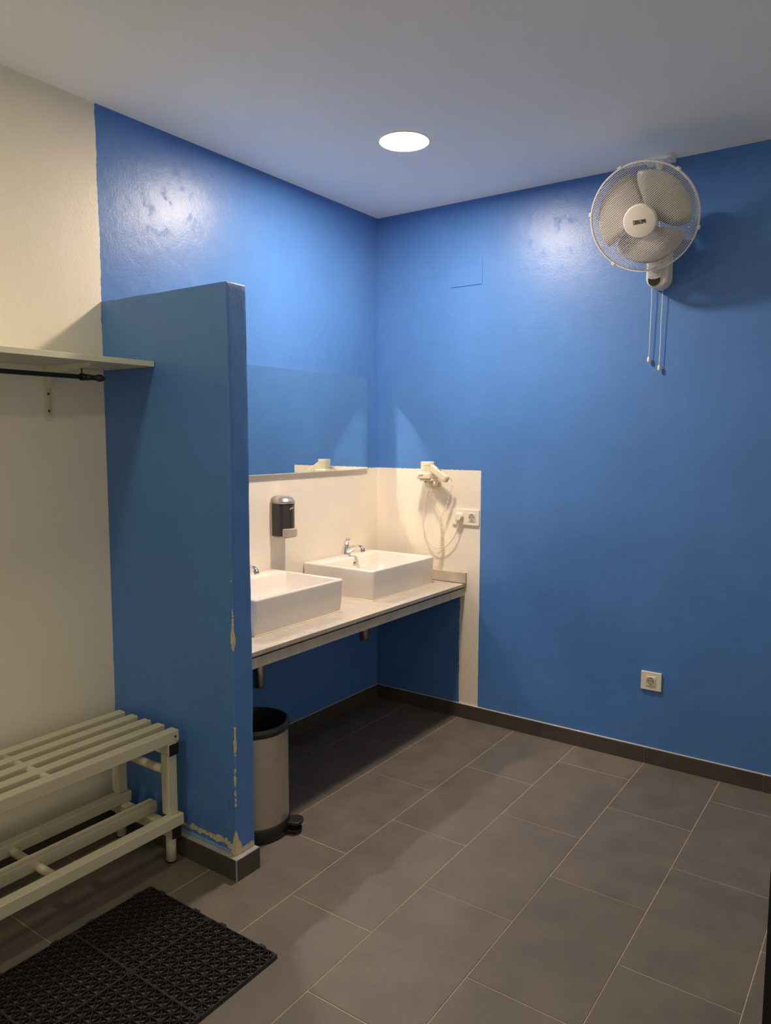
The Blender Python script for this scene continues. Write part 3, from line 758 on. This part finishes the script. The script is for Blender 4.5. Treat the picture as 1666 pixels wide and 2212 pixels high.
# ------------------------------------------------------------------ shelf, bracket, rail
YS = -3.75
obj('wall_shelf', MB().box(0.0015, 0.300, YS, Y2-0.002, 1.768, 1.787, bev=0.0008, seg=1), M_SHELF, loc=(0.15, -2.7, 1.768),
    label='cream board shelf on the white wall, running into the blue partition', cat='shelf')
def bracket(yb_, label):
    t = thing('shelf_bracket', (0, yb_, 1.575), label, 'bracket', 'cream brackets under the shelf')
    obj('upright', MB().box(0.0008, 0.004, yb_-0.014, yb_+0.014, 1.578, 1.767, bev=0.001, seg=1).box(0.004, 0.011, yb_-0.0095, yb_-0.0065, 1.590, 1.760).box(0.004, 0.011, yb_+0.0065, yb_+0.0095, 1.590, 1.760), M_SHELF, t)
    obj('arm', MB().extrude_poly([(0.004, 1.7672), (0.250, 1.7672), (0.250, 1.760), (0.235, 1.752), (0.060, 1.740), (0.030, 1.725), (0.012, 1.690), (0.004, 1.690)], 'y', yb_-0.0075, yb_+0.0075, bev=0.001, seg=1)
        .box(0.004, 0.270, yb_-0.014, yb_+0.014, 1.7645, 1.7675), M_SHELF, t)
    for z in (1.612, 1.672):
        obj('screw', MB().lathe([(0, 0.003), (0.004, 0.0025), (0.005, 0)], 14, Matrix.Translation((0.0042, yb_, z)) @ Matrix.Rotation(pi/2, 4, 'Y')), M_IRON, t)
bracket(-1.992, 'cream metal bracket under the wall shelf, nearer the blue partition')
bracket(-2.95, 'cream metal bracket under the wall shelf, out of view to the left')
rl = thing('clothes_rail', (0.215, -2.7, 1.70), 'black iron clothes rail with a finial hanging under the shelf', 'clothes rail')
xr, zr = 0.215, 1.7215
obj('rod', MB().tube([(xr, YS, zr), (xr, -1.965, zr)], 0.0078, 14), M_IRON, rl)
obj('finial', MB().tube([(xr, -1.985, zr), (xr, -1.966, zr), (xr, -1.965, zr), (xr, -1.940, zr), (xr, -1.936, zr), (xr, -1.925, zr), (xr, -1.917, zr), (xr, -1.908, zr)], [0.0105, 0.0105, 0.0090, 0.0088, 0.0120, 0.0125, 0.0095, 0.003], 16), M_IRON, rl)
for yy_ in (-1.995, -2.95):
    obj('hanger', MB().tube([(xr, yy_, zr+0.006), (xr, yy_, 1.7675)], 0.0026, 8).lathe([(0.0088, -0.005), (0.0125, -0.005), (0.0125, 0.005), (0.0088, 0.005)], 18, Matrix.Translation((xr, yy_, zr)) @ Matrix.Rotation(pi/2, 4, 'X'), closed=True), M_IRON, rl)

# ------------------------------------------------------------------ changing bench
bn = thing('slatted_bench', (0.26, -2.8, 0), 'cream metal slatted bench with shoe rails, against the white wall beside the partition', 'bench')
YB = -1.802; YE = -3.802; zt = 0.487
for k in range(5):
    xc_ = 0.425-0.020-0.0755*k
    sl = obj('slat', MB().box(xc_-0.0195, xc_+0.0195, YE, YB-0.001*k, zt-0.042, zt, bev=0.0025), M_BENCH, bn)
def end_frame(yc_, s):
    """cross tubes, legs and feet at one end; yc_ leg centre"""
    h = 0.019
    a = obj('cross_tube', MB().box(0.045, 0.4295, yc_-h, yc_+h, zt-0.082, zt-0.0425, bev=0.0025), M_BENCH, bn)
    obj('end_cap', MB().box(0.4297, 0.4340, yc_-h-0.0005, yc_+h+0.0005, zt-0.083, zt-0.0420, bev=0.0015), M_BLACKM, a)
    b = obj('cross_tube', MB().box(0.045, 0.4330, yc_-h, yc_+h, 0.100, 0.1395, bev=0.0025), M_BENCH, bn)
    obj('end_cap', MB().box(0.4332, 0.4375, yc_-h-0.0005, yc_+h+0.0005, 0.0995, 0.140, bev=0.0015), M_BLACKM, b)
    for xl in (0.402, 0.110):
        obj('leg', MB().box(xl-0.020, xl+0.020, yc_-h, yc_+h, 0.1815, zt-0.0825, bev=0.0025), M_BENCH, bn)
        ft = obj('foot', MB().tube([(xl, yc_, 0.006), (xl, yc_, 0.0998)], 0.0180, 24), M_BENCH, bn)
        obj('foot_pad', MB().tube([(xl, yc_, 0.0006), (xl, yc_, 0.006)], 0.0185, 24), M_BLACKM, ft)
    obj('round_brace', MB().tube([(0.130, yc_, 0.335), (0.382, yc_, 0.335)], 0.0150, 20), M_BENCH, bn)
end_frame(-1.832, 1); end_frame(-3.770, -1)
for xc_ in (0.4205, 0.270, 0.120):
    ye_ = YB
    obj('lower_rail', MB().box(xc_-0.0200, xc_+0.0200, YE, ye_, 0.1400, 0.181, bev=0.0025), M_BENCH, bn)
for yy_ in (-2.268, -2.80, -3.33):
    obj('cross_rod', MB().tube([(0.100, yy_, zt-0.0150), (0.425-0.030, yy_, zt-0.0150)], 0.0125, 20), M_BENCH, bn)
    obj('cross_rod', MB().tube([(0.105, yy_, 0.155), (0.405, yy_, 0.155)], 0.0140, 20), M_BENCH, bn)
obj('screw_hole', MB().lathe([(0, 0.0008), (0.004, 0.0008), (0.0045, 0)], 12, Matrix.Translation((0.4246, -1.818, 0.466)) @ Matrix.Rotation(pi/2, 4, 'Y')), M_DARK, bn)

# ------------------------------------------------------------------ pedal bin
bx, by = 0.484, -1.492; RB = 0.133
pb = thing('pedal_bin', (bx, by, 0), 'round brushed steel pedal bin with black rim under the counter by the partition', 'bin')
T = Matrix.Translation((bx, by, 0))
HB = 0.428
obj('body', MB().lathe([(RB-0.003, 0.055), (RB-0.001, 0.057), (RB-0.001, HB-0.02), (RB-0.005, HB-0.02), (RB-0.005, 0.057)], 72, T, closed=True), M_STEEL, pb)
obj('base', MB().lathe([(0, 0.0006), (RB+0.002, 0.0006), (RB+0.0055, 0.006), (RB+0.0045, 0.050), (RB+0.001, 0.057), (0, 0.057)], 72, T), M_BLACK, pb)
obj('rim', MB().lathe([(RB-0.006, HB-0.018), (RB+0.002, HB-0.018), (RB+0.006, HB-0.010), (RB+0.006, HB+0.002), (RB+0.001, HB+0.010), (RB-0.007, HB+0.010), (RB-0.011, HB+0.004), (RB-0.012, HB-0.05), (RB-0.010, HB-0.05)], 72, T, closed=True), M_BLACK, pb)
obj('inner_bucket', MB().lathe([(RB-0.013, HB-0.001), (RB-0.016, 0.06), (0, 0.06)], 60, T), M_BLACKM, pb)
pa = radians(27)
PM = Matrix.Translation((bx, by, 0)) @ Matrix.Rotation(pa, 4, 'Z')
pts = [(RB+0.006, -0.030), (RB+0.030, -0.034)] + [(RB+0.030+0.030*sin(a), -0.034*cos(a)) for a in [pi*k/12 for k in range(1, 12)]] + [(RB+0.030, 0.034), (RB+0.006, 0.030)]
mb = MB().extrude_poly(pts, 'z', 0.038, 0.049, bev=0.002); mb.bm.transform(PM)
mb2 = MB()
for k in range(4): mb2.box(RB+0.018+k*0.009, RB+0.021+k*0.009, -0.020, 0.020, 0.0490, 0.0502)
mb2.bm.transform(PM)
ft_ = MB().extrude_poly([(RB-0.01, -0.028), (RB+0.034, -0.030)] + [(RB+0.034+0.020*sin(a), -0.030*cos(a)) for a in [pi*k/10 for k in range(1, 10)]] + [(RB+0.034, 0.030), (RB-0.01, 0.028)], 'z', 0.0006, 0.016, bev=0.002); ft_.bm.transform(PM)
obj('foot_plate', ft_, M_BLACK, pb)
pd = obj('pedal', mb, M_RUBBER, pb); obj('grip_ridge', mb2, M_RUBBER, pd)

# ------------------------------------------------------------------ black interlocking floor mat
fm = thing('floor_mat', (0.78, -2.55, 0), 'black openwork plastic duckboard mat on the floor in front of the bench', 'mat')
TS, MX0, MY0 = 0.290, 0.484, -1.985
def mat_tile():
    mb = MB(); n = 16; p_ = TS/n; z0, z1 = 0.0035, 0.0125; hw_ = 0.0010
    def bar(a, b, w=hw_, zz=(z0, z1)):
        a, b = Vector((*a, 0)), Vector((*b, 0)); L_ = (b-a).length
        mm = Matrix.Translation(a) @ Matrix.Rotation(math.atan2(b.y-a.y, b.x-a.x), 4, 'Z')
        mb.box(0, L_, -w, w, zz[0], zz[1], M=mm)
    e = 0.0012
    for i in range(1, n):
        if i % 2 == 0: bar((i*p_, e), (i*p_, TS-e)); bar((e, i*p_), (TS-e, i*p_))
    # diagonals, the direction changing from block to block
    for i in range(-n+2, n-1, 2):
        a0 = max(0, i); b0 = min(n, n+i)
        bar((a0*p_+e, (a0-i)*p_+e), (b0*p_-e, (b0-i)*p_-e))
    for i in range(2, 2*n-1, 2):
        x_0 = max(0, i-n); x_1 = min(n, i)
        bar((x_0*p_+e, (i-x_0)*p_-e), (x_1*p_-e, (i-x_1)*p_+e))
    for (a, b) in (((e, e), (TS-e, e)), ((e, TS-e), (TS-e, TS-e)), ((e, e), (e, TS-e)), ((TS-e, e), (TS-e, TS-e))): bar(a, b, 0.0016, (0.002, 0.0128))
    for i in range(1, n, 2):
        for j in range(1, n, 2):
            mb.box(i*p_-0.0014, i*p_+0.0014, j*p_-0.0014, j*p_+0.0014, 0.0004, 0.0118)
    for i in range(0, 9):
        q = e + (TS-2*e)*i/8
        for (x_, y_) in ((q, e), (q, TS-e), (e, q), (TS-e, q)): mb.box(x_-0.002, x_+0.002, y_-0.002, y_+0.002, 0.0004, 0.003)
    for cx_ in (0.010, TS-0.010):
        for cy_ in (0.010, TS-0.010):
            mb.lathe([(0.0045, z0), (0.0085, z0), (0.0085, z1+0.0003), (0.0045, z1+0.0003)], 14, Matrix.Translation((cx_, cy_, 0)), closed=True)
    return mb
tm = None
for j in range(6):
    for i in range(2):
        if tm is None:
            o = obj('tile', mat_tile(), M_RUBBER, fm, loc=(0, 0, 0)); tm = o
        else:
            o = tm.copy(); COL.objects.link(o)
        o.parent = fm
        o.location = Vector((MX0 + i*(TS+0.001), MY0 - TS - j*(TS+0.001), 0)) - fm.location
def loop(x0, x1, y0, y1): obj('interlock_loop', MB().box(x0, x1, y0, y1, 0.0006, 0.0115, bev=0.001, seg=1), M_RUBBER, fm)
for j in range(6):
    for q in (0.055, 0.225):
        yy_ = MY0 - j*(TS+0.001) - q; loop(MX0-0.009, MX0-0.0005, yy_-0.012, yy_+0.012)
for i in range(2):
    for q in (0.055, 0.225):
        xx_ = MX0 + i*(TS+0.001) + q; loop(xx_-0.012, xx_+0.012, MY0+0.0005, MY0+0.009)

# ------------------------------------------------------------------ dark door edge at the right
dn = boxo('door_1', (2.309, 3.05, -1.785, -1.745, 0.004, 2.05), M_BLACKM, bev=0.002, kind='structure')
